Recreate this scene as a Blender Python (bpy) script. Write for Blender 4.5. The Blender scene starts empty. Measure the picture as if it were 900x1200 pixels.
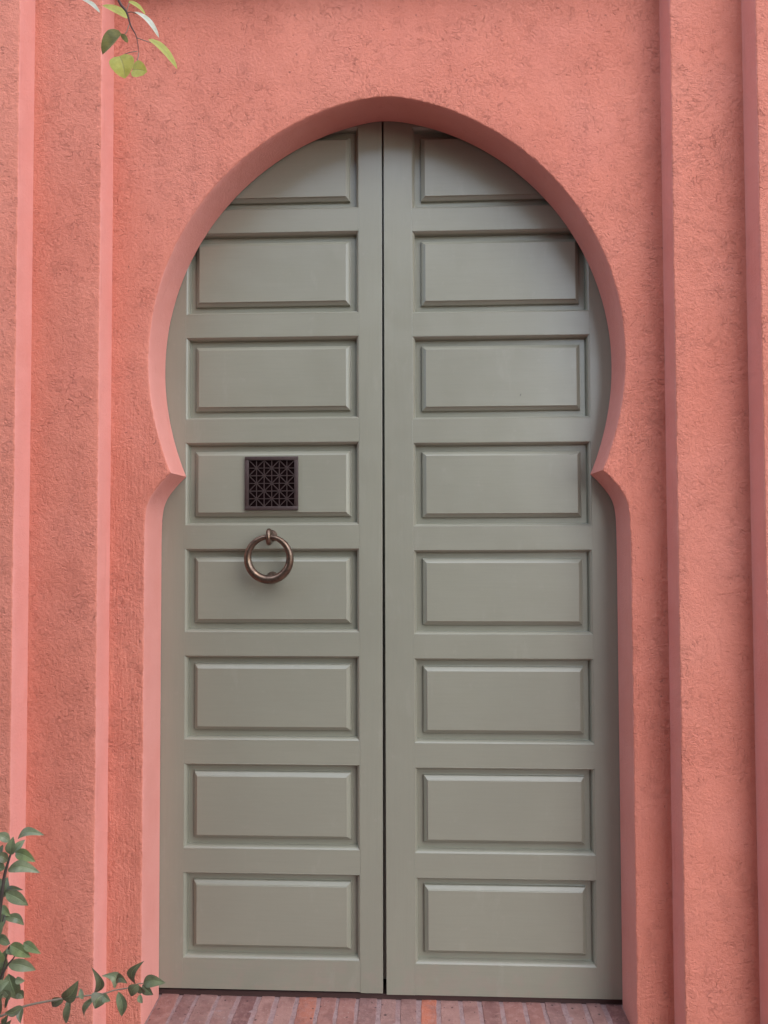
import bpy, bmesh, math, random
from mathutils import Vector, Matrix, noise
random.seed(11)
S = bpy.context.scene
COL = S.collection
R = math.radians

# ------------------------------------------------------------------ camera
cam_d = bpy.data.cameras.new('camera')
cam = bpy.data.objects.new('camera', cam_d)
COL.objects.link(cam)
cam_d.sensor_fit = 'VERTICAL'
cam_d.sensor_height = 36.0
cam_d.lens = 26.01
cam_d.clip_start = 0.05
cam_d.clip_end = 500
_rot = Matrix.Rotation(0.04021, 3, 'Z') @ Matrix.Rotation(0.03119, 3, 'X') @ Matrix.Rotation(0.00313, 3, 'Y')
_r, _u, _b = _rot @ Vector((1, 0, 0)), _rot @ Vector((0, 0, 1)), _rot @ Vector((0, -1, 0))
cam.matrix_world = Matrix(((_r.x, _u.x, _b.x, 0.0909), (_r.y, _u.y, _b.y, -2.4412), (_r.z, _u.z, _b.z, 1.5159), (0, 0, 0, 1)))
S.camera = cam
S.render.resolution_x, S.render.resolution_y = 768, 1024

# ------------------------------------------------------------------ light
SUN_ELEV, SUN_AZ = R(46), R(40)          # azimuth: 0 = straight at the wall, + = from the right
sun_dir = Vector((math.sin(SUN_AZ) * math.cos(SUN_ELEV), -math.cos(SUN_AZ) * math.cos(SUN_ELEV), math.sin(SUN_ELEV)))
world = bpy.data.worlds.new('World')
S.world = world
world.use_nodes = True
wn = world.node_tree.nodes
wl = world.node_tree.links
bg = wn['Background']
sky = wn.new('ShaderNodeTexSky')
sky.sky_type = 'NISHITA'
sky.sun_disc = False
sky.sun_elevation = SUN_ELEV
sky.sun_rotation = math.atan2(sun_dir.x, sun_dir.y)
sky.air_density = 1.0
sky.dust_density = 1.0
sky.ozone_density = 1.0
wl.new(sky.outputs['Color'], bg.inputs['Color'])
bg.inputs['Strength'].default_value = 0.15
sun_data = bpy.data.lights.new('sun', 'SUN')
sun_data.energy = 1.5
sun_data.angle = R(172)
sun_data.color = (1.0, 0.955, 0.89)
sun = bpy.data.objects.new('sun', sun_data)
COL.objects.link(sun)
sun.rotation_euler = sun_dir.to_track_quat('Z', 'Y').to_euler()
S.view_settings.view_transform = 'Standard'
S.view_settings.look = 'None'
S.view_settings.exposure = 1.45
S.view_settings.gamma = 1.0

# ------------------------------------------------------------------ measured data (world metres)
SHRUB_LEAVES = [((-0.7612, -0.8658, 0.8671), (-0.698, -0.8801, 0.882), 0.0147, 0.0092, 0.5, 1), ((-0.7834, -0.8562, 0.8577), (-0.8135, -0.8687, 0.8746), 0.0165, 0.0055, 0.3, 1), ((-0.7697, -0.876, 0.8374), (-0.7645, -0.8796, 0.876), 0.0202, 0.0, 0, 0), ((-0.7908, -0.8249, 0.8203), (-0.7733, -0.8141, 0.844), 0.0165, 0.0, 0.2, 0), ((-0.7833, -0.8341, 0.8243), (-0.7345, -0.8441, 0.8091), 0.022, 0.0055, 0.1, 3), ((-0.7924, -0.8478, 0.7924), (-0.7188, -0.8558, 0.7918), 0.0202, 0.0092, 0.4, 1), ((-0.7805, -0.8696, 0.8214), (-0.8043, -0.8838, 0.8397), 0.0165, 0.0037, 0.4, 2), ((-0.7873, -0.8671, 0.804), (-0.8188, -0.8517, 0.8149), 0.022, 0.0, 0, 0), ((-0.8128, -0.8303, 0.7246), (-0.8099, -0.8192, 0.7638), 0.0257, -0.0018, 0, 0), ((-0.8081, -0.832, 0.7365), (-0.7623, -0.843, 0.7489), 0.0092, 0.0037, 0.6, 2), ((-0.7885, -0.8614, 0.7508), (-0.7421, -0.8568, 0.7212), 0.0239, 0.0055, 0.1, 0), ((-0.8051, -0.8361, 0.6854), (-0.768, -0.8233, 0.662), 0.0165, 0.0092, 0.3, 0), ((-0.8102, -0.8272, 0.69), (-0.8109, -0.8421, 0.6592), 0.022, 0.0, 0.1, 2), ((-0.7869, -0.8436, 0.6331), (-0.8265, -0.8375, 0.6382), 0.0184, 0.0073, 0.1, 0), ((-0.7838, -0.8496, 0.6339), (-0.734, -0.8612, 0.6141), 0.0257, 0.0055, 0, 3), ((-0.7535, -0.8516, 0.6406), (-0.7092, -0.8664, 0.6264), 0.0165, 0.0018, 0.3, 3), ((-0.803, -0.8239, 0.5799), (-0.7472, -0.8108, 0.5576), 0.0239, 0.0073, 0.1, 1), ((-0.7906, -0.8471, 0.6277), (-0.7733, -0.8543, 0.6158), 0.0128, 0.0, 0.2, 0), ((-0.7999, -0.8255, 0.5588), (-0.7815, -0.8229, 0.5008), 0.0349, 0.0037, 0, 0), ((-0.8256, -0.8271, 0.5464), (-0.7919, -0.8145, 0.5028), 0.022, -0.0055, 0.2, 1), ((-0.7715, -0.8495, 0.5607), (-0.7492, -0.8526, 0.5603), 0.0128, 0.0, 0.2, 1), ((-0.7703, -0.8441, 0.5286), (-0.7547, -0.8465, 0.5196), 0.0165, 0.0037, 0.2, 2), ((-0.7447, -0.8703, 0.5184), (-0.7795, -0.8773, 0.5079), 0.0147, -0.0055, 0.3, 2), ((-0.7655, -0.8312, 0.4918), (-0.76, -0.8477, 0.4679), 0.011, -0.0037, 0.4, 2), ((-0.769, -0.8772, 0.5452), (-0.7829, -0.8727, 0.5137), 0.0092, -0.0037, 0.5, 2), ((-0.7899, -0.8632, 0.5469), (-0.7772, -0.8619, 0.525), 0.0128, 0.0037, 0.2, 2), ((-0.7953, -0.8517, 0.4644), (-0.7831, -0.8574, 0.4898), 0.0128, 0.0, 0.2, 2), ((-0.8218, -0.8202, 0.5387), (-0.8032, -0.8311, 0.6132), 0.0275, 0.0037, 0, 0), ((-0.8067, -0.8552, 0.4879), (-0.7919, -0.8659, 0.5396), 0.0184, 0.0, 0.2, 0), ((-0.8041, -0.842, 0.4344), (-0.7813, -0.8501, 0.4744), 0.0165, 0.0, 0.2, 2), ((-0.811, -0.8587, 0.8144), (-0.8033, -0.8498, 0.8471), 0.0184, 0.0, 0.1, 2), ((-0.7981, -0.8608, 0.7793), (-0.814, -0.8587, 0.7563), 0.0202, 0.0, 0.1, 0), ((-0.8189, -0.8257, 0.7039), (-0.7896, -0.8401, 0.6895), 0.0147, 0.0018, 0.2, 3), ((-0.8007, -0.8763, 0.6649), (-0.779, -0.8861, 0.7023), 0.022, 0.0, 0.1, 0), ((-0.8261, -0.8341, 0.6016), (-0.8014, -0.8299, 0.5705), 0.0239, 0.0055, 0.1, 0), ((-0.7929, -0.8658, 0.6056), (-0.801, -0.8718, 0.6375), 0.022, 0.0, 0.2, 3), ((-0.7976, -0.8693, 0.5505), (-0.7747, -0.8708, 0.5696), 0.0202, 0.0037, 0.2, 1), ((-0.7891, -0.8774, 0.5413), (-0.7963, -0.8703, 0.4942), 0.022, 0.0, 0.1, 2), ((-0.8069, -0.8262, 0.5426), (-0.7889, -0.8099, 0.5185), 0.0184, 0.0037, 0.3, 0), ((-0.8153, -0.8359, 0.4464), (-0.794, -0.8194, 0.4287), 0.0184, 0.0055, 0.2, 0)]
BRANCH_LEAVES = [((-0.6769, -0.8289, 0.5095), (-0.6408, -0.8365, 0.5521), 0.0246, -0.0057, 0, 2), ((-0.701, -0.772, 0.4732), (-0.7351, -0.7621, 0.4493), 0.017, 0.0038, 0.1, 2), ((-0.6421, -0.8054, 0.4949), (-0.6563, -0.7894, 0.5091), 0.0095, 0.0, 0.2, 1), ((-0.6776, -0.7928, 0.4827), (-0.6941, -0.7813, 0.4229), 0.0151, -0.0019, 0.2, 1), ((-0.6723, -0.8124, 0.4968), (-0.6632, -0.8235, 0.4855), 0.0114, 0.0, 0.2, 2), ((-0.6173, -0.8034, 0.5072), (-0.6197, -0.8164, 0.5682), 0.0151, 0.0133, 0.2, 2), ((-0.6137, -0.8071, 0.5021), (-0.6455, -0.7905, 0.4392), 0.0114, 0.0057, 0.4, 1), ((-0.5915, -0.8101, 0.5081), (-0.6064, -0.8278, 0.4895), 0.0284, 0.0057, 0, 2), ((-0.588, -0.8273, 0.5187), (-0.568, -0.8392, 0.5137), 0.0151, 0.0, 0.1, 1), ((-0.5797, -0.783, 0.5068), (-0.6088, -0.7879, 0.5353), 0.017, 0.0151, 0.3, 1), ((-0.566, -0.8126, 0.5395), (-0.5366, -0.8271, 0.5442), 0.0151, 0.0076, 0.2, 2), ((-0.5767, -0.7711, 0.4922), (-0.5693, -0.7738, 0.4378), 0.0189, 0.0057, 0.1, 0), ((-0.5185, -0.8175, 0.5361), (-0.4989, -0.8334, 0.594), 0.017, 0.0114, 0.2, 2), ((-0.5001, -0.8267, 0.5456), (-0.4491, -0.8386, 0.5528), 0.0208, 0.0057, 0.1, 0), ((-0.5156, -0.7894, 0.5194), (-0.488, -0.802, 0.5054), 0.017, 0.0, 0.1, 2), ((-0.5091, -0.8275, 0.5423), (-0.5276, -0.8279, 0.5167), 0.0189, 0.0038, 0.1, 2), ((-0.5137, -0.8151, 0.5329), (-0.5126, -0.7971, 0.5038), 0.0133, 0.0019, 0.1, 2), ((-0.5089, -0.8227, 0.5194), (-0.5035, -0.8216, 0.4988), 0.0095, -0.0019, 0.2, 1)]
HANGING_LEAVES = [((-0.4286, -1.1336, 2.465), (-0.4752, -1.1368, 2.4914), 0.0149, 0.0, 0.4, 3), ((-0.4447, -1.1207, 2.444), (-0.4826, -1.1215, 2.4092), 0.0253, -0.003, 0.15, 2), ((-0.4309, -1.1655, 2.3722), (-0.42, -1.1687, 2.3311), 0.0343, 0.003, 0, 3), ((-0.4027, -1.1778, 2.3387), (-0.3756, -1.1806, 2.3346), 0.0253, 0.0, 0, 3), ((-0.4148, -1.1651, 2.4718), (-0.3889, -1.1511, 2.4592), 0.0089, 0.0015, 0.5, 3), ((-0.4158, -1.1301, 2.4783), (-0.371, -1.1302, 2.432), 0.0089, 0.003, 0.6, 1), ((-0.3709, -1.1781, 2.3929), (-0.3188, -1.1869, 2.3365), 0.0119, 0.0015, 0.5, 3), ((-0.4971, -1.1655, 2.4773), (-0.4627, -1.176, 2.4483), 0.0089, 0.0, 0.6, 1), ((-0.4217, -1.1661, 2.412), (-0.4238, -1.1528, 2.4055), 0.0119, 0.0, 0.1, 3)]
SHRUB_STEMS = [[(-0.7806, -0.85, 0.8566), (-0.7828, -0.85, 0.8352), (-0.7913, -0.85, 0.8072), (-0.7985, -0.85, 0.778), (-0.8057, -0.85, 0.7233), (-0.8121, -0.85, 0.6651), (-0.8144, -0.85, 0.5565), (-0.8148, -0.85, 0.4484)], [(-0.7853, -0.85, 0.633), (-0.7925, -0.85, 0.6057), (-0.805, -0.85, 0.5585), (-0.8158, -0.85, 0.5204)], [(-0.7682, -0.85, 0.6189), (-0.7774, -0.85, 0.6042), (-0.7885, -0.85, 0.5914), (-0.805, -0.85, 0.5585)], [(-0.7974, -0.85, 0.698), (-0.8064, -0.85, 0.6652), (-0.8118, -0.85, 0.647)]]
BRANCH_STEM = [(-0.8436, -0.8, 0.4408), (-0.8263, -0.8, 0.4523), (-0.7821, -0.8, 0.4719), (-0.7359, -0.8, 0.4833), (-0.6916, -0.8, 0.4915), (-0.6461, -0.8, 0.4982), (-0.6015, -0.8, 0.5042), (-0.5747, -0.8, 0.5125), (-0.5384, -0.8, 0.5197), (-0.5232, -0.8, 0.5274), (-0.506, -0.8, 0.5296)]
TWIG = [(-0.4575, -1.15, 2.5508), (-0.4397, -1.15, 2.4869), (-0.4249, -1.15, 2.4643), (-0.4168, -1.15, 2.4387), (-0.4062, -1.15, 2.4179), (-0.4016, -1.15, 2.3871)]
PETIOLES = [[(-0.4062, -1.15, 2.4163), (-0.3936, -1.15, 2.4112), (-0.3795, -1.15, 2.4061)], [(-0.4238, -1.15, 2.4626), (-0.4159, -1.15, 2.464), (-0.4065, -1.15, 2.4605)], [(-0.4253, -1.15, 2.4643), (-0.4223, -1.15, 2.4736), (-0.4192, -1.15, 2.483)], [(-0.4189, -1.15, 2.4435), (-0.425, -1.15, 2.4264), (-0.4313, -1.15, 2.4218)], [(-0.4016, -1.15, 2.3879), (-0.4058, -1.15, 2.3691), (-0.4135, -1.15, 2.3568)], [(-0.4044, -1.15, 2.3911), (-0.4216, -1.15, 2.3885), (-0.4357, -1.15, 2.381)]]
JOINTS = [-0.748, -0.68, -0.624, -0.556, -0.489, -0.422, -0.363, -0.293, -0.223, -0.162, -0.098, -0.029, 0.036, 0.098, 0.164, 0.233, 0.298, 0.364, 0.438, 0.5, 0.563, 0.63, 0.692, 0.757]
ARCH = [(0.0438, 2.8929), (0.0869, 2.8833), (0.1291, 2.8718), (0.1704, 2.8583), (0.2107, 2.843), (0.25, 2.826), (0.2881, 2.8072), (0.3251, 2.7867), (0.3608, 2.7646), (0.3952, 2.741), (0.4282, 2.7159), (0.4598, 2.6894), (0.49, 2.6615), (0.5186, 2.6324), (0.5456, 2.602), (0.5711, 2.5705), (0.5948, 2.538), (0.6169, 2.5045), (0.6372, 2.47), (0.6558, 2.4348), (0.6726, 2.3988), (0.6875, 2.3621), (0.7006, 2.3249), (0.7119, 2.2871), (0.7213, 2.249), (0.7288, 2.2105), (0.7345, 2.1718), (0.7384, 2.133), (0.7404, 2.094), (0.7407, 2.0551), (0.7392, 2.0162), (0.7359, 1.9774), (0.731, 1.9387), (0.7244, 1.9003), (0.7162, 1.8621), (0.7065, 1.8242), (0.6952, 1.7866), (0.6825, 1.7492), (0.6677, 1.7125), (0.6926, 1.688), (0.7122, 1.665), (0.7298, 1.64), (0.7408, 1.615), (0.7457, 1.59), (0.7483, 1.565)]


# ------------------------------------------------------------------ helpers
def link(name, bm, mats, parent=None, smooth=True, autosmooth=None):
    me = bpy.data.meshes.new(name)
    bm.to_mesh(me)
    bm.free()
    o = bpy.data.objects.new(name, me)
    COL.objects.link(o)
    for m in (mats if isinstance(mats, (list, tuple)) else [mats]):
        me.materials.append(m)
    if smooth:
        me.polygons.foreach_set('use_smooth', [True] * len(me.polygons))
        if autosmooth is not None:
            me.set_sharp_from_angle(angle=R(autosmooth))
    if parent:
        o.parent = parent
    return o

def empty(name, loc=(0, 0, 0)):
    o = bpy.data.objects.new(name, None)
    COL.objects.link(o)
    o.location = loc
    o.empty_display_size = 0.1
    return o

def tag(o, label=None, cat=None, group=None, kind=None):
    if label: o['label'] = label
    if cat: o['category'] = cat
    if group: o['group'] = group
    if kind: o['kind'] = kind
    return o

def grid_face(bm, pts):
    bm.faces.new([bm.verts.new(p) for p in pts])

def add_box(bm, x0, x1, y0, y1, z0, z1, bevel=0.0, segs=2):
    g = bmesh.ops.create_cube(bm, size=1.0)
    vs = g['verts']
    for v in vs:
        v.co = Vector((x0 + (v.co.x + .5) * (x1 - x0), y0 + (v.co.y + .5) * (y1 - y0), z0 + (v.co.z + .5) * (z1 - z0)))
    if bevel:
        es = set()
        for v in vs:
            es.update(v.link_edges)
        bmesh.ops.bevel(bm, geom=list(es), offset=bevel, segments=segs, affect='EDGES', profile=0.5)

def add_tube(bm, pts, radii, seg=10, cap=True):
    pts = [Vector(p) for p in pts]
    n = len(pts)
    rings = []
    ref = Vector((0, 1, 0.13)).normalized()
    for i, p in enumerate(pts):
        d = (pts[min(i + 1, n - 1)] - pts[max(i - 1, 0)]).normalized()
        a = d.cross(ref)
        if a.length < 1e-3: a = d.cross(Vector((1, 0, 0)))
        a.normalize(); b = d.cross(a)
        r = radii[i] if isinstance(radii, (list, tuple)) else radii
        rings.append([bm.verts.new(p + (a * math.cos(t) + b * math.sin(t)) * r) for t in [2 * math.pi * k / seg for k in range(seg)]])
    for i in range(n - 1):
        for k in range(seg):
            bm.faces.new((rings[i][k], rings[i][(k + 1) % seg], rings[i + 1][(k + 1) % seg], rings[i + 1][k]))
    if cap:
        bm.faces.new(rings[0][::-1]); bm.faces.new(rings[-1])
    bmesh.ops.recalc_face_normals(bm, faces=bm.faces[:])

# ------------------------------------------------------------------ materials
class NT:
    def __init__(s, name):
        s.m = bpy.data.materials.new(name); s.m.use_nodes = True
        s.t = s.m.node_tree; s.n = s.t.nodes; s.l = s.t.links
        s.p = s.n['Principled BSDF']
        s.tc = s.n.new('ShaderNodeTexCoord')
    def co(s, scale=(1, 1, 1), src='Object', loc=(0, 0, 0), rot=(0, 0, 0)):
        mp = s.n.new('ShaderNodeMapping')
        s.l.new(s.tc.outputs[src], mp.inputs['Vector'])
        mp.inputs['Scale'].default_value = scale
        mp.inputs['Location'].default_value = loc
        mp.inputs['Rotation'].default_value = rot
        return mp.outputs['Vector']
    def noise(s, vec, scale, detail=3, rough=.5, dist=0.0):
        n = s.n.new('ShaderNodeTexNoise')
        s.l.new(vec, n.inputs['Vector'])
        n.inputs['Scale'].default_value = scale
        n.inputs['Detail'].default_value = detail
        n.inputs['Roughness'].default_value = rough
        n.inputs['Distortion'].default_value = dist
        return n.outputs['Fac']
    def math(s, op, a, b=None, c=None, clamp=False):
        n = s.n.new('ShaderNodeMath'); n.operation = op; n.use_clamp = clamp
        for i, v in enumerate((a, b, c)):
            if v is None: continue
            if isinstance(v, (int, float)): n.inputs[i].default_value = v
            else: s.l.new(v, n.inputs[i])
        return n.outputs[0]
    def rng(s, v, a, b, c=0.0, d=1.0, smooth=True):
        n = s.n.new('ShaderNodeMapRange')
        n.interpolation_type = 'SMOOTHSTEP' if smooth else 'LINEAR'
        s.l.new(v, n.inputs['Value'])
        n.inputs['From Min'].default_value = a; n.inputs['From Max'].default_value = b
        n.inputs['To Min'].default_value = c; n.inputs['To Max'].default_value = d
        return n.outputs['Result']
    def mix(s, f, a, b, mode='MIX'):
        n = s.n.new('ShaderNodeMix'); n.data_type = 'RGBA'; n.blend_type = mode
        for k, v in (('Factor', f), ('A', a), ('B', b)):
            idx = {'Factor': 0, 'A': 6, 'B': 7}[k]
            if isinstance(v, (int, float)): n.inputs[idx].default_value = v
            elif isinstance(v, tuple): n.inputs[idx].default_value = (*v, 1) if len(v) == 3 else v
            else: s.l.new(v, n.inputs[idx])
        return n.outputs[2]
    def bump(s, h, dist, strength=1.0, prev=None):
        n = s.n.new('ShaderNodeBump')
        n.inputs['Distance'].default_value = dist; n.inputs['Strength'].default_value = strength
        s.l.new(h, n.inputs['Height'])
        if prev: s.l.new(prev, n.inputs['Normal'])
        return n.outputs['Normal']
    def set(s, **k):
        for a, v in k.items():
            i = s.p.inputs[a.replace('_', ' ')]
            if isinstance(v, (int, float)): i.default_value = v
            elif isinstance(v, tuple): i.default_value = (*v, 1) if len(v) == 3 else v
            else: s.l.new(v, i)
        return s

PINK = (0.615, 0.212, 0.143)
PINK_D = (0.50, 0.155, 0.115)

def stucco(name, vertical=0.0, rough_amt=1.0):
    t = NT(name)
    v = t.co()
    grain = t.noise(v, 300, 3, .6)
    lump = t.noise(v, 100, 3, .55)
    big = t.noise(v, 5, 3, .5)
    # short curled trowel marks: thin creases along iso-lines of a warped noise, broken up by a mask
    n1 = t.noise(v, 30, 1.5, .5, 1.0)
    n2 = t.noise(t.co(loc=(3.1, 1.7, 5.2)), 44, 1.5, .5, 1.2)
    m1 = t.noise(t.co(loc=(9, 4, 2)), 20, 2, .6)
    m2 = t.noise(t.co(loc=(1, 8, 6)), 26, 2, .6)
    def crease(n, m, w):
        d = t.math('ABSOLUTE', t.math('SUBTRACT', n, .5))
        line = t.rng(d, 0.0, w, 1.0, 0.0)
        return t.math('MULTIPLY', line, t.rng(m, .49, .60))
    area = t.rng(t.noise(t.co(loc=(6, 2, 4)), 6.5, 3, .6), .36, .56, .35, 1.0)
    c = t.math('MULTIPLY', t.math('MAXIMUM', crease(n1, m1, .017), crease(n2, m2, .020)), area)
    pits = t.rng(t.noise(t.co(loc=(5, 5, 5)), 120, 2, .5), .68, .76)
    h = t.math('ADD', t.math('MULTIPLY', grain, .50), t.math('MULTIPLY', lump, .75))
    if vertical:
        vs = t.noise(t.co(scale=(1, 1, .10)), 150, 3, .6)
        h = t.math('ADD', h, t.math('MULTIPLY', vs, vertical))
    h = t.math('SUBTRACT', h, t.math('MULTIPLY', c, .42))
    h = t.math('SUBTRACT', h, t.math('MULTIPLY', pits, .3))
    # trowelled smoother in some patches, left rougher in others, with long soft sweeps
    swp = t.noise(t.co(scale=(1, 1, .45), loc=(1, 2, 8), rot=(0, .5, 0)), 3.6, 3, .55, .6)
    h = t.math('MULTIPLY', h, t.rng(swp, .35, .62, .80, 1.25))
    hollow = t.noise(t.co(scale=(1, 1, .5), loc=(4, 4, 1), rot=(0, -.6, 0)), 11, 2, .5)
    h = t.math('ADD', h, t.math('MULTIPLY', hollow, 1.6))
    nrm = t.bump(h, 0.0050 * rough_amt)
    patch = t.rng(t.noise(t.co(loc=(2, 0, 7)), 2.3, 4, .6), .35, .68)
    col = t.mix(patch, PINK, (0.585, 0.190, 0.127))
    col = t.mix(t.math('MULTIPLY', t.rng(big, .45, .75), .25), col, (0.66, 0.245, 0.185))
    col = t.mix(t.math('MULTIPLY', c, .05), col, (0.40, 0.115, 0.085))
    col = t.mix(t.math('MULTIPLY', pits, .18), col, (0.34, 0.10, 0.08))
    col = t.mix(t.math('MULTIPLY', t.rng(grain, .35, .7), .22), col, (0.72, 0.30, 0.24))
    streak = t.math('MULTIPLY', t.rng(t.noise(t.co(scale=(1, 1, .07), loc=(2, 2, 2)), 13, 4, .6), .52, .72), .16)
    col = t.mix(streak, col, (0.44, 0.135, 0.100))
    fade = t.math('MULTIPLY', t.rng(t.noise(t.co(loc=(8, 3, 5)), 1.7, 3, .5), .48, .70), .22)
    col = t.mix(fade, col, (0.68, 0.29, 0.215))
    speck = t.rng(t.noise(t.co(loc=(7, 1, 3)), 90, 0, .5), .83, .86)
    col = t.mix(t.math('MULTIPLY', speck, .5), col, (0.20, 0.07, 0.06))
    t.set(Base_Color=col, Roughness=.88, Normal=nrm)
    t.p.inputs['Specular IOR Level'].default_value = .25
    return t.m

def smooth_plaster(name):
    t = NT(name)
    v = t.co()
    fine = t.noise(v, 160, 3, .6)
    lump = t.noise(v, 18, 3, .5)
    str_ = t.noise(t.co(scale=(1, 1, .06)), 90, 3, .6)
    h = t.math('ADD', t.math('MULTIPLY', fine, .55), t.math('ADD', t.math('MULTIPLY', lump, .9), t.math('MULTIPLY', str_, .25)))
    nrm = t.bump(h, 0.0032)
    patch = t.rng(t.noise(v, 6, 4, .6), .35, .7)
    col = t.mix(patch, (0.68, 0.290, 0.240), (0.66, 0.268, 0.218))  # paler than the stucco: extra light on the reveals put into the colour
    st = t.rng(t.noise(t.co(scale=(1, 1, .12), loc=(3, 3, 3)), 38, 4, .6), .60, .74)
    col = t.mix(t.math('MULTIPLY', st, .18), col, (0.42, 0.13, 0.10))
    t.set(Base_Color=col, Roughness=.8, Normal=nrm)
    t.p.inputs['Specular IOR Level'].default_value = .3
    return t.m

def paint(name, scale):
    t = NT(name)
    v = t.co()
    brush = t.noise(t.co(scale=scale), 170, 4, .6)
    wob = t.noise(v, 9, 2, .5)
    wob2 = t.noise(v, 2.1, 2, .5)
    orange = t.noise(v, 260, 2, .5)
    h = t.math('ADD', t.math('MULTIPLY', brush, .35), t.math('MULTIPLY', orange, .12))
    n1 = t.bump(h, 0.0005)
    n2 = t.bump(wob, 0.0016, prev=n1)
    col = t.mix(t.rng(wob2, .35, .65), (0.255, 0.251, 0.191), (0.240, 0.236, 0.180))
    col = t.mix(t.math('MULTIPLY', t.rng(brush, .35, .75), .22), col, (0.212, 0.208, 0.160))
    dust = t.rng(t.noise(t.co(loc=(4, 2, 9)), 30, 4, .65), .60, .78)
    col = t.mix(t.math('MULTIPLY', dust, .10), col, (0.42, 0.38, 0.33))
    geo = t.n.new('ShaderNodeNewGeometry'); sz = t.n.new('ShaderNodeSeparateXYZ')
    t.l.new(geo.outputs['Position'], sz.inputs[0])
    low = t.math('MULTIPLY', t.rng(sz.outputs[2], .03, .22, 1.0, 0.0), t.rng(t.noise(t.co(loc=(1, 1, 6)), 26, 5, .65), .42, .66))
    col = t.mix(t.math('MULTIPLY', low, .38), col, (0.30, 0.23, 0.19))
    rub = t.math('MULTIPLY', t.rng(t.noise(t.co(scale=(1, 1, .3), loc=(9, 1, 2)), 17, 4, .65), .60, .72), .13)
    col = t.mix(rub, col, (0.36, 0.345, 0.285))
    sp = t.rng(t.noise(t.co(loc=(2, 6, 1)), 38, 0, .5), .93, .94)
    col = t.mix(t.math('MULTIPLY', sp, .6), col, (0.08, 0.07, 0.055))
    rough = t.rng(t.noise(v, 14, 4, .6), .3, .7, .30, .40)
    t.set(Base_Color=col, Roughness=rough, Normal=n2)
    t.p.inputs['Specular IOR Level'].default_value = .6
    t.p.inputs['Coat Weight'].default_value = .30
    t.p.inputs['Coat Roughness'].default_value = .20
    return t.m

def bronze():
    t = NT('bronze')
    v = t.co()
    n = t.noise(v, 60, 4, .6)
    col = t.mix(t.rng(n, .35, .7), (0.20, 0.137, 0.098), (0.10, 0.067, 0.050))
    t.set(Base_Color=col, Metallic=.85, Roughness=t.rng(n, .3, .7, .27, .42), Normal=t.bump(n, .0006))
    return t.m

def iron():
    t = NT('brown_iron')
    n = t.noise(t.co(), 90, 3, .6)
    col = t.mix(t.rng(n, .3, .7), (0.060, 0.038, 0.034), (0.045, 0.028, 0.025))
    t.set(Base_Color=col, Metallic=.2, Roughness=.5, Normal=t.bump(n, .0004))
    return t.m

def dark(name, c, r=.9):
    t = NT(name)
    n = t.noise(t.co(), 30, 3, .6)
    t.set(Base_Color=t.mix(n, c, tuple(x * .7 for x in c)), Roughness=r)
    return t.m

def brick_mat():
    t = NT('fired_brick')
    oi = t.n.new('ShaderNodeObjectInfo')
    v0 = t.co()
    add = t.n.new('ShaderNodeVectorMath'); add.operation = 'ADD'
    comb = t.n.new('ShaderNodeCombineXYZ')
    t.l.new(t.math('MULTIPLY', oi.outputs['Random'], 37), comb.inputs[0])
    t.l.new(t.math('MULTIPLY', oi.outputs['Random'], 91), comb.inputs[1])
    t.l.new(v0, add.inputs[0]); t.l.new(comb.outputs[0], add.inputs[1])
    v = add.outputs[0]
    n1 = t.noise(v, 38, 5, .65); n2 = t.noise(v, 130, 4, .65); n3 = t.noise(v, 14, 3, .6)
    col = t.mix(t.math('MULTIPLY', t.rng(n1, .42, .70), .50), oi.outputs['Color'], (0.45, 0.255, 0.22))
    col = t.mix(t.math('MULTIPLY', t.rng(n3, .45, .7), .55), col, (0.19, 0.085, 0.075))
    col = t.mix(t.math('MULTIPLY', t.rng(n2, .62, .72), .7), col, (0.50, 0.38, 0.34))
    col = t.mix(t.math('MULTIPLY', t.rng(t.noise(v, 80, 0), .76, .8), .8), col, (0.07, 0.04, 0.04))
    t.set(Base_Color=col, Roughness=.85, Normal=t.bump(t.math('ADD', n2, n1), .0030))
    t.p.inputs['Specular IOR Level'].default_value = .3
    return t.m

def mortar_mat():
    t = NT('mortar')
    n = t.noise(t.co(), 70, 5, .65); n2 = t.noise(t.co(), 200, 3, .6); n3 = t.noise(t.co(loc=(3, 3, 3)), 11, 3, .6)
    col = t.mix(t.rng(n, .35, .65), (0.37, 0.255, 0.245), (0.28, 0.185, 0.178))
    col = t.mix(t.math('MULTIPLY', t.rng(n3, .45, .7), .5), col, (0.36, 0.20, 0.18))
    t.set(Base_Color=col, Roughness=.95, Normal=t.bump(t.math('ADD', n, n2), .003))
    return t.m

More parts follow.
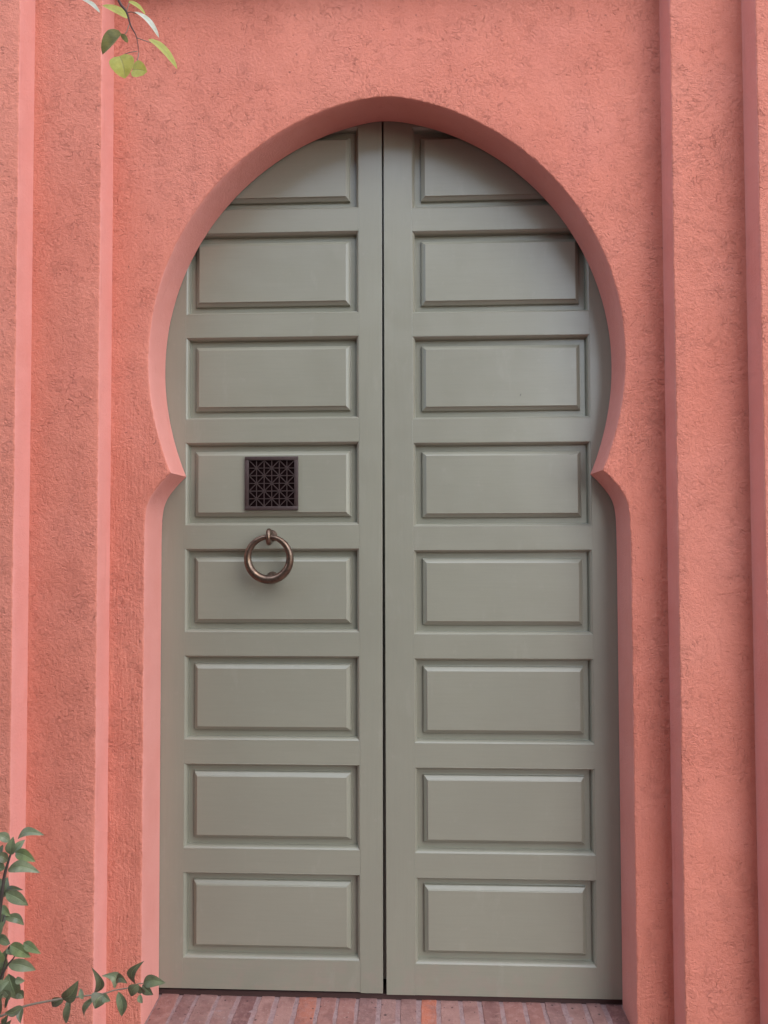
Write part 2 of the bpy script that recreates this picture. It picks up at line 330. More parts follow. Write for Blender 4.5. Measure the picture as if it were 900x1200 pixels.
def leaf_mat(name, c1, c2, trans, rough=.30, vein=(0.2, 0.28, 0.12)):
    t = NT(name)
    v = t.co(src='UV')
    n = t.noise(t.co(), 60, 4, .6)
    oi = t.n.new('ShaderNodeObjectInfo')
    col = t.mix(t.rng(n, .35, .65), c1, c2)
    col = t.mix(t.math('MULTIPLY', oi.outputs['Random'], .35), col, tuple(x * .55 for x in c1))
    sep = t.n.new('ShaderNodeSeparateXYZ'); t.l.new(v, sep.inputs[0])
    d = t.math('ABSOLUTE', t.math('SUBTRACT', sep.outputs[1], .5))
    rib = t.rng(d, .012, .05, 1, 0)
    w = t.math('ADD', t.math('MULTIPLY', sep.outputs[0], 9), t.math('MULTIPLY', d, -7))
    side = t.rng(t.math('ABSOLUTE', t.math('SUBTRACT', t.math('FRACT', w), .5)), .0, .10, 1, 0)
    vv = t.math('MAXIMUM', rib, t.math('MULTIPLY', side, .35))
    col = t.mix(t.math('MULTIPLY', vv, .5), col, vein)
    t.set(Base_Color=col, Roughness=rough, Normal=t.bump(t.math('ADD', t.math('MULTIPLY', vv, -1), n), .0006))
    tr = t.n.new('ShaderNodeBsdfTranslucent'); t.l.new(col, tr.inputs['Color'])
    mx = t.n.new('ShaderNodeMixShader'); mx.inputs[0].default_value = trans
    t.l.new(t.p.outputs[0], mx.inputs[1]); t.l.new(tr.outputs[0], mx.inputs[2])
    t.l.new(mx.outputs[0], t.n['Material Output'].inputs['Surface'])
    return t.m

def stem_mat(name, c):
    t = NT(name)
    n = t.noise(t.co(), 120, 3, .6)
    t.set(Base_Color=t.mix(n, c, tuple(x * .6 for x in c)), Roughness=.7, Normal=t.bump(n, .001))
    return t.m

M_FACE = stucco('rough_pink_stucco')
M_FACE_V = stucco('combed_pink_stucco', .75, 1.0)
M_REV = smooth_plaster('smooth_pink_plaster')
M_PH = paint('sage_paint_across', (.05, 1, 1))
M_PV = paint('sage_paint_upright', (1, 1, .05))
M_BRONZE, M_IRON = bronze(), iron()
M_DARK = dark('dark_interior', (0.035, 0.028, 0.025))
M_GAP = dark('dark_gap_shade', (0.06, 0.028, 0.024), .7)
M_SLOT = dark('dark_backing', (0.010, 0.005, 0.005), 1.0)  # near-black plate painted as the unlit opening behind the grille bars
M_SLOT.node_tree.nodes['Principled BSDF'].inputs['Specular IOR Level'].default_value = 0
M_BRICK, M_MORTAR = brick_mat(), mortar_mat()
LEAF = [leaf_mat('leaf_green', (0.185, 0.220, 0.115), (0.130, 0.160, 0.090), .12),
        leaf_mat('leaf_pale', (0.27, 0.31, 0.18), (0.19, 0.23, 0.13), .15),
        leaf_mat('leaf_dark', (0.135, 0.140, 0.072), (0.092, 0.098, 0.055), .10),
        leaf_mat('leaf_fresh', (0.24, 0.31, 0.13), (0.17, 0.22, 0.10), .2)]
TLEAF = [None, leaf_mat('twig_leaf_silver', (0.55, 0.58, 0.48), (0.42, 0.47, 0.34), .25, .5, (.5, .5, .4)), None,
         leaf_mat('twig_leaf_lime', (0.60, 0.64, 0.14), (0.46, 0.52, 0.10), .48, .5, (.4, .42, .16))]
TLEAF[2] = leaf_mat('twig_leaf_olive', (0.27, 0.29, 0.10), (0.17, 0.19, 0.07), .35, .5, (.3, .32, .14))
M_STEM = stem_mat('green_brown_stem', (0.075, 0.055, 0.045))
M_STEM_PALE = stem_mat('pale_stem', (0.27, 0.23, 0.17))
M_TWIG = stem_mat('reddish_twig', (0.10, 0.045, 0.035))

# ------------------------------------------------------------------ stepped wall around the doorway
Y1, Y2, Y3 = -0.1625, -0.2561, -0.3452       # faces of the three steps; the door stands at y = 0
W2, W3 = 0.8586, 1.0671
T2, T3 = 3.285, 3.50

def dense(path, step=0.012):
    out = []
    for a, b in zip(path[:-1], path[1:]):
        a, b = Vector(a), Vector(b)
        n = max(1, int((b - a).length / step))
        for k in range(n): out.append(a.lerp(b, k / n))
    out.append(Vector(path[-1]))
    return out

def jit(p, amp, s, seed):
    return noise.noise(Vector((p[0] * s, seed, p[1] * s))) * amp

def surround(name, inner, centre_z, outw, outt, yf, yb, mats, parent, seed, crown=0.0):
    """One step of the wall: its face, its rounded worn arris and the reveal that runs back to yb."""
    bm = bmesh.new()
    n = len(inner)
    # outer outline point for every inner point
    outer = []
    for p in inner:
        if p.y <= centre_z: outer.append(Vector((math.copysign(outw, p.x), p.y)))
        else:
            d = p - Vector((0, centre_z))
            k = min(outw / abs(d.x) if abs(d.x) > 1e-6 else 1e9, (outt - centre_z) / max(d.y, 1e-6))
            outer.append(Vector((0, centre_z)) + d * k)
    for cx in (-outw, outw):                   # pull the nearest one into the corner
        i = min(range(n), key=lambda j: (outer[j] - Vector((cx, outt))).length)
        outer[i] = Vector((cx, outt))
    # outline normals (pointing into the wall)
    nor = []
    for i in range(n):
        a, b = inner[max(i - 1, 0)], inner[min(i + 1, n - 1)]
        t = (b - a).normalized()
        nor.append(Vector((-t.y, t.x)))
    rows = []
    def row(f): rows.append([bm.verts.new(f(i)) for i in range(n)])
    J = [jit(inner[i], .0014, 45, seed) + jit(inner[i], .0014, 5, seed + 3) + jit(inner[i], .0020, 130, seed + 5) for i in range(n)]
    def off(i, o, y, w=1.0):
        p = inner[i] + nor[i] * (o + max(-.0022, J[i]) * w)
        return (p.x, y, p.y)
    fr = (1.0, .72, .48, .28, .12)
    for f in fr:
        def g(i, f=f):
            a = inner[i] + nor[i] * (.006 + max(-.0022, J[i]))
            q = a.lerp(outer[i], f)
            return (q.x, yf + (jit(q, .0030, 5, seed + 9) + jit(q, .0012, 17, seed + 4)) * (1 - f) ** .3 if f < 1 else yf, q.y)
        row(g)
    row(lambda i: off(i, .0045, yf + .0001))
    row(lambda i: off(i, .0022, yf + .0007))
    row(lambda i: off(i, .0007, yf + .0022, .8))
    row(lambda i: off(i, 0, yf + .005, .35))
    nface = len(rows) - 1
    m = 6
    for k in range(1, m + 1):
        def g(i, k=k):
            y = yf + .005 + (yb - yf - .005) * k / m
            e = 1 if 0 < k < m else 0
            p = inner[i] + nor[i] * (noise.noise(Vector((inner[i].x * 7, y * 9, inner[i].y * 7 + seed))) * .0022 * e)
            lift = crown * (k / m) * min(1, max(0, (p.y - 2.3) / .5))
            return (p.x, y, p.y + lift)
        row(g)
    for r in range(len(rows) - 1):
        for i in range(n - 1):
            try:
                f = bm.faces.new((rows[r][i], rows[r][i + 1], rows[r + 1][i + 1], rows[r + 1][i]))
                f.material_index = 0 if r < nface - 1 else 1
                if len(mats) > 2 and r < nface - 1 and f.calc_center_median().z < centre_z - .1: f.material_index = 2
            except ValueError: pass
    bmesh.ops.recalc_face_normals(bm, faces=bm.faces[:])
    # make sure the face looks towards the viewer (-y)
    bm.faces.ensure_lookup_table()
    if sum(f.normal.y for f in bm.faces if abs(f.normal.y) > .7) > 0:
        bmesh.ops.reverse_faces(bm, faces=bm.faces[:])
    return link(name, bm, mats, parent, True, 50)

wall = empty('gateway_wall')
tag(wall, 'coral pink stucco wall stepping back in three frames to a horseshoe arch', 'wall')

half = [(x, z) for x, z in ARCH]
# smooth the measured outline a little, keeping the cusp sharp
cusp_i = next(i for i, p in enumerate(half) if abs(p[1] - 1.7125) < 1e-4)
full = [(.75, -.02), (.75, .5), (.75, 1.0), (.75, 1.42), (.7497, 1.50)] + half[::-1]
def catmull(P, sub=6):
    P = [Vector(p) for p in P]; out = []
    for i in range(len(P) - 1):
        p0, p1, p2, p3 = P[max(i - 1, 0)], P[i], P[i + 1], P[min(i + 2, len(P) - 1)]
        for k in range(sub):
            t = k / sub
            out.append(.5 * ((2 * p1) + (-p0 + p2) * t + (2 * p0 - 5 * p1 + 4 * p2 - p3) * t * t + (-p0 + 3 * p1 - 3 * p2 + p3) * t ** 3))
    out.append(P[-1])
    return out
def relax(P, it=6):
    P = [Vector(p) for p in P]
    for _ in range(it):
        Q = [p.copy() for p in P]
        for i in range(1, len(P) - 1): Q[i] = P[i] * .5 + (P[i - 1] + P[i + 1]) * .25
        P = Q
    return P
ci = len(full) - 1 - cusp_i
low = relax(catmull(full[:ci + 1], 4), 3)
upp = catmull(full[ci:] + [(0, 2.898)], 3)
right = low + upp[1:]
loop = [Vector((-p.x, p.y)) for p in right] + [Vector(p) for p in right[::-1][1:]]
inner1 = dense([tuple(p) for p in loop], .011)
for _ in range(26):                            # the crown is rounded off, not a sharp point
    q = [p.copy() for p in inner1]
    for i, p in enumerate(inner1):
        if abs(p.x) < .16 and p.y > 2.5: q[i] = p * .5 + (inner1[i - 1] + inner1[i + 1]) * .25
    inner1 = q
surround('arch_surround', inner1, 2.05, W2, T2, Y1, -0.003, [M_FACE, M_REV, M_FACE_V], wall, 1.0, .011)
rect2 = dense([(-W2, -.02), (-W2, T2), (W2, T2), (W2, -.02)], .012)
surround('middle_surround', rect2, 1.6, W3, T3, Y2, Y1 + .004, [M_FACE, M_REV], wall, 21.0)
rect3 = dense([(-W3, -.02), (-W3, T3), (W3, T3), (W3, -.02)], .012)
surround('outer_surround', rect3, 1.6, 3.2, 4.2, Y3, Y2 + .004, [M_FACE, M_REV], wall, 41.0)
# the mass of the wall behind the faces: top, ends and the piers that close it round the doorway
bm = bmesh.new()
add_box(bm, -3.2, -W3 - .004, Y3 + .012, .30, 0, 4.196)
add_box(bm, W3 + .004, 3.2, Y3 + .012, .30, 0, 4.196)
add_box(bm, -W3 - .002, W3 + .002, Y3 + .012, .30, T3 + .006, 4.194)
link('wall_core', bm, M_REV, wall, False)

# ------------------------------------------------------------------ dark sheet for the unlit room behind the door, shade in its colour
bm = bmesh.new()
add_box(bm, -1.0, 1.0, .14, .18, -.02, 3.38)
link('interior_wall', bm, M_DARK, None, False)['kind'] = 'structure'

# ------------------------------------------------------------------ door leaves
PITCH, PH, ZT2 = .3543, .2795, 2.5352
XO, XI, XE = .673, .0886, .80
Z0D, Z1D = .0335, 3.10
TH = .045
rows_z = [(ZT2 - (k - 2) * PITCH - PH, ZT2 - (k - 2) * PITCH) for k in range(1, 9)]   # (bottom, top), top row first

def rect_rings(bm, x0, x1, z0, z1, prof, close=True):
    prev = None
    for (o, y) in prof:
        cur = [bm.verts.new(q) for q in ((x0 + o, y, z0 + o), (x1 - o, y, z0 + o), (x1 - o, y, z1 - o), (x0 + o, y, z1 - o))]
        if prev:
            for k in range(4):
                bm.faces.new((prev[k], prev[(k + 1) % 4], cur[(k + 1) % 4], cur[k]))
        prev = cur
    if close: bm.faces.new(prev)
    bmesh.ops.recalc_face_normals(bm, faces=bm.faces[:])

MOULD = [(-.0006, .0010), (.0004, .0001), (.0016, .0001), (.0022, .0020), (.0030, .0026), (.0060, .0058), (.0082, .0094), (.0094, .0130), (.0100, .0180), (.0103, .0262), (.0103, .029)]
FIELD = [(.008, .0262), (.0290, .0262), (.0305, .0255), (.0312, .0180), (.0322, .0160), (.0400, .0098), (.0428, .0078), (.0432, .0052), (.0446, .0042)]

def poly_bar(x0, x1, z0, z1, yf, name, mat, parent, bev=.0003):
    bm = bmesh.new()
    add_box(bm, x0, x1, yf, yf + TH, z0, z1, bev, 2)
    for v in bm.verts:                         # hand-planed: never perfectly flat
        v.co.y += noise.noise(v.co * 3.1) * .0006
    return link(name, bm, mat, parent, False)

def make_leaf(sgn, label, dz):
    leaf = empty('door_leaf', (sgn * .80, .02, 0))
    tag(leaf, label, 'door', 'tall panelled door leaves under the arch')
    inv = Vector(leaf.location)
    def fin(o):
        for v in o.data.vertices: v.co -= inv
        return o
    def X(a, b):
        return (min(sgn * a, sgn * b), max(sgn * a, sgn * b))
    g0, g1 = (.0105, .0155) if sgn < 0 else (-.0050, -.0040)
    zb = Z0D + dz
    # hanging stile
    fin(poly_bar(*X(XO, XE), zb, Z1D, 0, 'stile', M_PV, leaf))
    # meeting stile, planed very slightly out of true so the gap widens to the floor
    bm = bmesh.new()
    x0, x1 = X(0, XI)
    add_box(bm, x0, x1, 0, TH, zb - (.0035 if sgn < 0 else .001), Z1D, .0010, 2)
    for v in bm.verts:
        if (sgn > 0 and v.co.x < .01) or (sgn < 0 and v.co.x > -.01):
            t = (v.co.z - Z0D) / (Z1D - Z0D)
            v.co.x += sgn * (g1 + (g0 - g1) * t)
    fin(link('stile', bm, M_PV, leaf, False))
    # rails
    zs = [Z1D] + [q for a, b in rows_z for q in (b + dz, a + dz)] + [zb]
    for k in range(0, len(zs), 2):
        hi, lo = zs[k], zs[k + 1]
        r0, r1 = X(XI + .0001, XO - .0001)
        fin(poly_bar(r0, r1, lo, hi, random.uniform(.00008, .00022), 'rail', M_PH, leaf, .0003))
    for a, b in rows_z:
        a += dz; b += dz
        x0, x1 = X(XI, XO)
        bm = bmesh.new(); rect_rings(bm, x0, x1, a, b, FIELD)
        for f in bm.faces:
            if f.normal.y > 0: f.normal_flip()
        # back of the panel
        bm.faces.new([bm.verts.new(q) for q in ((x0, .036, a), (x0, .036, b), (x1, .036, b), (x1, .036, a))])
        dy, tz = random.uniform(-.0006, .0006), random.uniform(-.0012, .0012)
        for v in bm.verts: v.co.y += dy + (v.co.z - a) * tz + noise.noise(v.co * 2.3) * .0005
        p = fin(link('panel', bm, M_PH, leaf, False))
        bm = bmesh.new(); rect_rings(bm, x0, x1, a, b, MOULD, False)
        for f in bm.faces:
            if f.normal.y > .2: f.normal_flip()
        m = fin(link('moulding', bm, M_PH, p, False))
    return leaf, fin

leafL, finL = make_leaf(-1, 'left door leaf, sage green with eight raised panels, ring knocker and small grille', .0015)
leafR, finR = make_leaf(1, 'right door leaf, plain sage green with eight raised panels and no hardware', -.0045)
bm = bmesh.new(); add_box(bm, -.03, -.002, .048, .060, .05, 3.0)
finR(link('rebate_strip', bm, M_PV, leafR, False))

# grille in the fourth panel of the left leaf
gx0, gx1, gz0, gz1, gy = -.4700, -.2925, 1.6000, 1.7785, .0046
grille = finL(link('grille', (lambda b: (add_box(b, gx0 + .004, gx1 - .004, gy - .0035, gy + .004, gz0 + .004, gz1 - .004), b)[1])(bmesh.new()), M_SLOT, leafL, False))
bm = bmesh.new()
fw = .0125
for (a, b, c, d) in ((gx0, gx1, gz1 - fw, gz1), (gx0, gx1, gz0, gz0 + fw)):
    add_box(bm, a, b, gy - .0105, gy + .002, c, d, .0010, 2)
for (a, b) in ((gx0, gx0 + fw), (gx1 - fw, gx1)):
    add_box(bm, a, b, gy - .0103, gy + .002, gz0 + fw - .001, gz1 - fw + .001, .0010, 2)
finL(link('grille_frame', bm, M_IRON, grille, True, 35))
ix0, ix1, iz0, iz1 = gx0 + fw, gx1 - fw, gz0 + fw, gz1 - fw
cs = (ix1 - ix0) / 6; ch = (iz1 - iz0) / 6
def bar(p, q, w, y0, y1):
    p, q = Vector((p[0], 0, p[1])), Vector((q[0], 0, q[1]))
    d = (q - p).normalized(); s = Vector((-d.z, 0, d.x)) * w / 2
    bm = bmesh.new()
    f = [bm.verts.new(v + Vector((0, y0, 0))) for v in (p + s * .7, p - s * .7, q - s * .7, q + s * .7)]
    b = [bm.verts.new(v + Vector((0, y1, 0))) for v in (p + s, p - s, q - s, q + s)]
    bm.faces.new(f)
    for k in range(4): bm.faces.new((f[k], b[k], b[(k + 1) % 4], f[(k + 1) % 4]))
    bmesh.ops.recalc_face_normals(bm, faces=bm.faces[:])
    finL(link('lattice_bar', bm, M_IRON, grille, False))
for k in range(1, 6):
    w = .0030 if k % 2 else .0036
    bar((ix0 + cs * k, iz0), (ix0 + cs * k, iz1), w, gy - .0072, gy - .003)
    bar((ix0, iz0 + ch * k), (ix1, iz0 + ch * k), w, gy - .0074, gy - .003)
for k in (-4, -2, 0, 2, 4):
    a0, a1 = max(0, k), min(6, 6 + k)
    bar((ix0 + cs * a0, iz0 + ch * (a0 - k)), (ix0 + cs * a1, iz0 + ch * (a1 - k)), .0034, gy - .0068, gy - .003)
    bar((ix0 + cs * a0, iz1 - ch * (a0 - k)), (ix0 + cs * a1, iz1 - ch * (a1 - k)), .0034, gy - .0066, gy - .003)

# ring knocker: round back plate, eye, ring, strike stud
KX, KZ = -.3825, 1.5150
def lathe(bm, prof, centre, axis='y', seg=24):
    rings = []
    for r, h in prof:
        ring = []
        for k in range(seg):
            a = 2 * math.pi * k / seg
            ring.append(bm.verts.new((centre[0] + r * math.cos(a), centre[1] + h, centre[2] + r * math.sin(a))))
        rings.append(ring)
    for i in range(len(rings) - 1):
        for k in range(seg):
            bm.faces.new((rings[i][k], rings[i][(k + 1) % seg], rings[i + 1][(k + 1) % seg], rings[i + 1][k]))
    bm.faces.new(rings[-1])
    bmesh.ops.recalc_face_normals(bm, faces=bm.faces[:])
bm = bmesh.new()
lathe(bm, [(.0185, .000), (.0195, -.004), (.017, -.008), (.011, -.0115), (.0085, -.020), (.009, -.034), (.008, -.040)], (KX + .002, .0, KZ))
knocker = finL(link('knocker', bm, M_BRONZE, leafL, True, 60))
bm = bmesh.new()                               # the eye that hugs the ring
pts = []
for k in range(25):
    a = 2 * math.pi * k / 24
    pts.append((KX + .0015, -.046 + .0125 * math.sin(a), KZ - .004 + .0185 * math.cos(a)))
add_tube(bm, pts, [.0096 - .0022 * abs(math.sin(2 * math.pi * k / 24)) for k in range(25)], 14, False)
finL(link('eye', bm, M_BRONZE, knocker, True))
bm = bmesh.new()
RC = (KX + .001, 1.4415); RR = .0695
seg, sg = 96, 20
rings = []
for k in range(seg):
    a = 2 * math.pi * k / seg                  # a = 0 at the top
    r = .0078 + .0064 * (0.5 - 0.5 * math.cos(a)) ** .55
    cx, cz = RC[0] + RR * math.sin(a), RC[1] + RR * math.cos(a)
    cy = -.048 + .006 * (0.5 - 0.5 * math.cos(a))
    ring = []
    for j in range(sg):
        b = 2 * math.pi * j / sg
        rr = r * math.cos(b)
        ring.append(bm.verts.new((cx + math.sin(a) * rr, cy + r * math.sin(b), cz + math.cos(a) * rr)))
    rings.append(ring)
for k in range(seg):
    for j in range(sg):
        bm.faces.new((rings[k][j], rings[k][(j + 1) % sg], rings[(k + 1) % seg][(j + 1) % sg], rings[(k + 1) % seg][j]))
bmesh.ops.recalc_face_normals(bm, faces=bm.faces[:])
finL(link('ring', bm, M_BRONZE, knocker, True))
bm = bmesh.new()
lathe(bm, [(.0200, .004), (.0205, .000), (.018, -.006), (.015, -.009), (.0155, -.018), (.0130, -.026), (.006, -.030)], (KX + .004, .0035, 1.3760))
finL(link('strike_stud', bm, M_BRONZE, knocker, True, 60))

# ------------------------------------------------------------------ threshold and floor
bm = bmesh.new()
add_box(bm, -.76, .76, .012, .10, -.005, .0235, .002, 1)  # dark strip standing in for the shaded gap under the leaves
th = link('gap_strip', bm, M_GAP, None, False); th['kind'] = 'structure'

def soil_mat():
    t = NT('paving_brick_far')
    v = t.co()
    b = t.n.new('ShaderNodeTexBrick'); t.l.new(v, b.inputs['Vector'])
    b.inputs['Scale'].default_value = 4.2
    b.inputs['Color1'].default_value = (.24, .115, .095, 1); b.inputs['Color2'].default_value = (.19, .09, .08, 1)
    b.inputs['Mortar'].default_value = (.22, .17, .155, 1); b.inputs['Mortar Size'].default_value = .02
    n = t.noise(v, 12, 5, .6)
    t.set(Base_Color=t.mix(t.math('MULTIPLY', n, .5), b.outputs['Color'], (.13, .075, .065)), Roughness=.9, Normal=t.bump(n, .004))
    return t.m
bm = bmesh.new()
grid_face(bm, [(-200, -200, -.012), (200, -200, -.012), (200, 200, -.012), (-200, 200, -.012)])
ground = link('ground', bm, soil_mat(), None, False); ground['kind'] = 'structure'

bm = bmesh.new()
bmesh.ops.create_grid(bm, x_segments=200, y_segments=60, size=1)
for v in bm.verts:
    v.co = Vector((v.co.x * .85, -.43 + v.co.y * .475, 0))
    v.co.z = .0058 + noise.noise(v.co * 40) * .0011
floor = link('brick_floor', bm, M_MORTAR, None, True); floor['kind'] = 'structure'
bcols = [(.32, .155, .128), (.25, .125, .108), (.36, .20, .168), (.20, .10, .092), (.30, .175, .152), (.25, .14, .126)]
def brick_mesh(w, l, seed):
    bm = bmesh.new()
    add_box(bm, -w / 2, w / 2, -l / 2, l / 2, -.03, 0, .0018, 1)
    bmesh.ops.subdivide_edges(bm, edges=[e for e in bm.edges if e.calc_length() > .1], cuts=9)
    for v in bm.verts:
        k = 1 if v.co.z > -.02 else 0
        v.co += Vector((noise.noise(Vector((v.co.x * 8, v.co.y * 28, seed))) * .0028, 0, noise.noise(Vector((v.co.x * 30, v.co.y * 16, seed + 5))) * .0014 * k))
    me = bpy.data.meshes.new('brick'); bm.to_mesh(me); bm.free()
    me.materials.append(M_BRICK)
    return me
for k in range(len(JOINTS) - 1):
    x0, x1 = JOINTS[k], JOINTS[k + 1]
    g = random.uniform(.010, .018)
    w = max(.036, x1 - x0 - g)
    o = bpy.data.objects.new('brick', brick_mesh(w, .232, k * 3.3))
    COL.objects.link(o); o.parent = floor
    o.location = ((x0 + x1) / 2, -.085 + random.uniform(-.004, .004), .0074 + random.uniform(-.0010, .0014))
    o.rotation_euler = (0, random.uniform(-.012, .012), random.uniform(-.02, .02))
    c = bcols[(k * 5 + k // 3) % 6]
    if k == 13: c = (.50, .17, .105)
    if k == 7: c = (.42, .16, .11)
    o.color = (*c, 1)
shared = [brick_mesh(.056, .215, 100 + s) for s in range(5)]
for r in range(1, 4):                          # courses further out, towards the viewer's feet
    for k in range(24):
        o = bpy.data.objects.new('brick', shared[(k * 3 + r) % 5])
        COL.objects.link(o); o.parent = floor
        o.location = (-.80 + .0695 * k, -.088 - .230 * r, .0075 + random.uniform(-.0015, .0015))
        o.rotation_euler = (0, random.uniform(-.012, .012), random.uniform(-.015, .015))
        o.color = (*random.choice(bcols), 1)

# ------------------------------------------------------------------ plants
def leaf_obj(P0, P1, w, bulge, tilt, mat, parent, origin, shape=0, seed=0, nrm=None, fold=.28, arch=.10):
    P0, P1 = Vector(P0), Vector(P1)
    ax = (P1 - P0); L = ax.length; ax.normalize()
    view = Vector((.0, -1, .12)) if nrm is None else Vector(nrm)
    side = ax.cross(view).normalized()          # lies across the leaf
    if side.z < 0: side = -side                 # bulge positive = upwards / outwards
    n0 = side.cross(ax).normalized()
    if n0.y > 0: n0 = -n0
    a = tilt * R(62)
    n = (n0 * math.cos(a) + side * math.sin(a)).normalized()
    sd = n.cross(ax).normalized()
    if sd.dot(side) < 0: sd = -sd
    W = w / max(.35, math.cos(a))
    NL, NW = 10, 6
    bm = bmesh.new(); uv = bm.loops.layers.uv.new('UVMap')
    vs = []
    rnd = random.Random(seed)
    twist = rnd.uniform(-.25, .25)
    for i in range(NL + 1):
        t = i / NL
        if shape == 0:
            ww = (math.sin(math.pi * t ** .85)) ** .80 * (1 - .25 * t) * 1.08
            if t > .93: ww *= .55
        else:
            ww = (math.sin(math.pi * (t * .97 + .03) ** .72)) ** .62
        ww = max(ww, .02)
        c = P0 + ax * L * t + side * bulge * math.sin(math.pi * t) + n * (arch * L * math.sin(math.pi * t) - .06 * L * t * t)
        tw = Matrix.Rotation(twist * (t - .3), 3, ax)
        s2, n2 = tw @ sd, tw @ n
        ring = []
        for j in range(NW + 1):
            q = j / NW * 2 - 1
            wav = rnd.uniform(-.012, .012) * W
            ring.append(bm.verts.new(c + s2 * q * W / 2 * ww - n2 * (-abs(q) * W * fold * ww * .5) * 1 + n2 * wav))
        vs.append(ring)
    for i in range(NL):
        for j in range(NW):
            f = bm.faces.new((vs[i][j], vs[i + 1][j], vs[i + 1][j + 1], vs[i][j + 1]))
            for lp, (ii, jj) in zip(f.loops, ((i, j), (i + 1, j), (i + 1, j + 1), (i, j + 1))):
                lp[uv].uv = (ii / NL, jj / NW)
    for v in bm.verts: v.co -= origin
    return link('leaf', bm, mat, parent, True)

shrub = empty('evergreen_shrub', (-.90, -.86, 0))
tag(shrub, 'dark green small leaved shrub at lower left with a long side shoot across the door', 'shrub')
OS = Vector(shrub.location)
def stem(path, r0, r1, mat, parent, origin, name='stem'):
    P = catmull3(path, 5)
    bm = bmesh.new()
    add_tube(bm, P, [r0 + (r1 - r0) * i / (len(P) - 1) for i in range(len(P))], 8)
    for v in bm.verts: v.co -= origin
    return link(name, bm, mat, parent, True)
def catmull3(P, sub):
    P = [Vector(p) for p in P]; out = []
    for i in range(len(P) - 1):
        p0, p1, p2, p3 = P[max(i - 1, 0)], P[i], P[i + 1], P[min(i + 2, len(P) - 1)]
        for k in range(sub):
            t = k / sub
            out.append(.5 * ((2 * p1) + (-p0 + p2) * t + (2 * p0 - 5 * p1 + 4 * p2 - p3) * t * t + (-p0 + 3 * p1 - 3 * p2 + p3) * t ** 3))
    out.append(P[-1]); return out
main = SHRUB_STEMS[0] + [(-.83, -.855, .32), (-.87, -.86, .15), (-.90, -.86, -.01)]
stem(main, .0014, .0085, M_STEM, shrub, OS, 'trunk')
for p in SHRUB_STEMS[1:]: stem(p, .0012, .0022, M_STEM, shrub, OS)
shoot = stem([(-.865, -.86, .37)] + list(BRANCH_STEM), .0030, .0009, M_STEM_PALE, shrub, OS, 'side_shoot')
side_st = [[(-.88, -.86, .12), (-1.0, -.90, .40), (-1.06, -.92, .80), (-1.03, -.93, 1.15)],
           [(-.89, -.86, .10), (-1.10, -.80, .35), (-1.25, -.78, .75), (-1.28, -.80, 1.05)],
           [(-.86, -.86, .20), (-.98, -.98, .42), (-1.02, -1.05, .72)],
           [(-.88, -.86, .15), (-1.02, -.78, .55), (-.98, -.74, .90)]]
for p in side_st: stem(p, .007, .0015, M_STEM, shrub, OS)
for i, (a, b, w, bu, t, k) in enumerate(SHRUB_LEAVES): leaf_obj(a, b, w * 1.15, bu, t, LEAF[k], shrub, OS, seed=i)
for i, (a, b, w, bu, t, k) in enumerate(BRANCH_LEAVES): leaf_obj(a, b, w * 1.25, bu * 1.3, t, LEAF[k], shrub, OS, seed=50 + i)
# the rest of the shrub, left of and below the picture
rr = random.Random(3)
for si, p in enumerate(side_st + [main[-6:]]):
    P = catmull3(p, 12)
    for i in range(6, len(P), 2):
        c = P[i]
        d = Vector((rr.uniform(-1, 1), rr.uniform(-1, .7), rr.uniform(-.3, .8))).normalized() * rr.uniform(.045, .065)
        if c.x + max(0, d.x) > -.93 and c.z > .30: d.x = -abs(d.x)
        q = c + d
        if (c.x > -.90 or q.x > -.90) and q.z > .36: continue
        leaf_obj(c, q, rr.uniform(.020, .028), rr.uniform(0, .008), rr.uniform(0, .6), LEAF[rr.choice((0, 0, 2, 3))], shrub, OS, seed=200 + i + si * 40)

branch = empty('hanging_branch', (-.62, -1.18, 2.95))
tag(branch, 'thin twig with lime green round leaves hanging into view at the top left', 'branch')
OB = Vector(branch.location)
stem([(-.95, -1.25, 3.6), (-.62, -1.18, 2.95), (-.50, -1.16, 2.70)] + list(TWIG), .0045, .0005, M_TWIG, branch, OB, 'twig')
for p in PETIOLES: stem(p, .0008, .0007, M_STEM_PALE, branch, OB, 'petiole')
kinds = [3, 2, 3, 3, 3, 1, 3, 1, 2]
for i, (a, b, w, bu, t, k) in enumerate(HANGING_LEAVES):
    leaf_obj(a, b, w * 1.3, bu, t, TLEAF[kinds[i]], branch, OB, shape=1, seed=90 + i, fold=.18 if i != 1 else .7, arch=.05)
for i in range(12):
    c = Vector((-.50, -1.16, 2.70)).lerp(Vector((-.95, -1.25, 3.6)), (i + .5) / 12)
    q = c + Vector((rr.uniform(-1, 1), rr.uniform(-1, 1), rr.uniform(-1, .4))).normalized() * .06
    leaf_obj(c, q, .036, 0, rr.uniform(0, .6), TLEAF[rr.choice((2, 3))], branch, OB, shape=1, seed=400 + i, fold=.2, arch=.05)

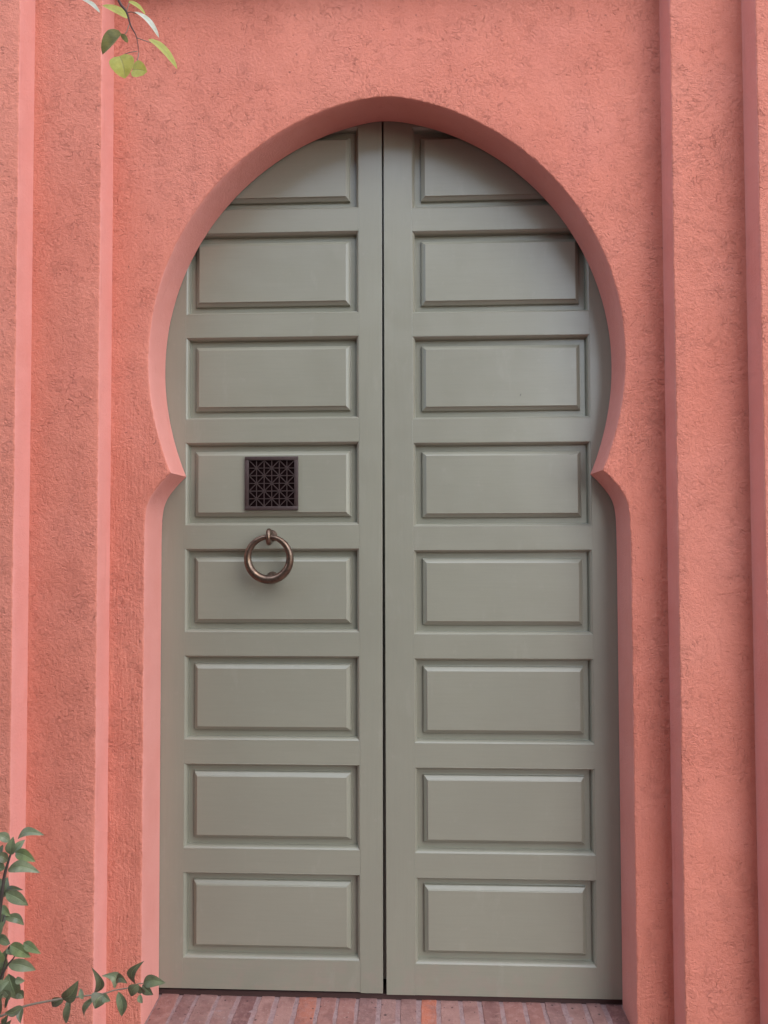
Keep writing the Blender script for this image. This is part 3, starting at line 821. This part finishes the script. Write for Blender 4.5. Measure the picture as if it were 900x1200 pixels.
# ------------------------------------------------------------------ hedge added out of view behind the viewer to shade wall and door
blocker = empty('added_light_blocker', (-1.0, -5.4, 0))
tag(blocker, 'added, unseen, dark green shading hedge across the path from the doorway', 'blocker')
rh = random.Random(8)
def blocker_part(x0, x1, y0, y1, z1, n):
    bm = bmesh.new()
    add_box(bm, x0 + .12, x1 - .12, y0 + .12, y1 - .12, 0, z1 - .12)
    for v in bm.verts: v.co -= Vector(blocker.location)
    link('blocker_mass', bm, M_HCORE, blocker, False)
    V, F = [], []
    for i in range(n):
        f = rh.random()
        d = rh.uniform(0, .16)
        if f < .75: c = Vector((rh.uniform(x0, x1), y1 - d if f < .55 else y0 + d, rh.uniform(0, z1)))
        elif f < .9: c = Vector((rh.uniform(x0, x1), rh.uniform(y0, y1), z1 - d))
        else: c = Vector((rh.choice((x0 + d, x1 - d)), rh.uniform(y0, y1), rh.uniform(0, z1)))
        c += Vector((0, 1, .4)) * noise.noise(c * 1.3) * .12
        a = Vector((rh.gauss(0, 1), rh.gauss(0, 1), rh.gauss(0, 1))).normalized()
        b = a.cross(Vector((rh.gauss(0, 1), rh.gauss(0, 1), rh.gauss(0, 1)))).normalized()
        L, w = rh.uniform(.03, .06), rh.uniform(.014, .024)
        k = len(V); c -= Vector(blocker.location)
        V += [c - a * L, c + b * w - a * L * .1, c + a * L, c - b * w - a * L * .1]
        F.append((k, k + 1, k + 2, k + 3))
    me = bpy.data.meshes.new('blocker_leaves'); me.from_pydata([tuple(v) for v in V], [], F)
    me.materials.append(M_HLEAF)
    o = bpy.data.objects.new('blocker_leaves', me); COL.objects.link(o); o.parent = blocker; o['kind'] = 'stuff'
def hmat(name, c):
    t = NT(name); n = t.noise(t.co(), 14, 3, .6)
    t.set(Base_Color=t.mix(t.rng(n, .35, .65), c, tuple(x * .6 for x in c)), Roughness=.6)
    return t.m
M_HCORE = hmat('blocker_core', (.03, .028, .018)); M_HLEAF = hmat('blocker_leaf', (.075, .11, .045))
blocker_part(-4.5, 1.6, -5.9, -4.9, 5.2, 36000)
blocker_part(-3.9, -.60, -3.3, -2.50, 3.5, 16000)
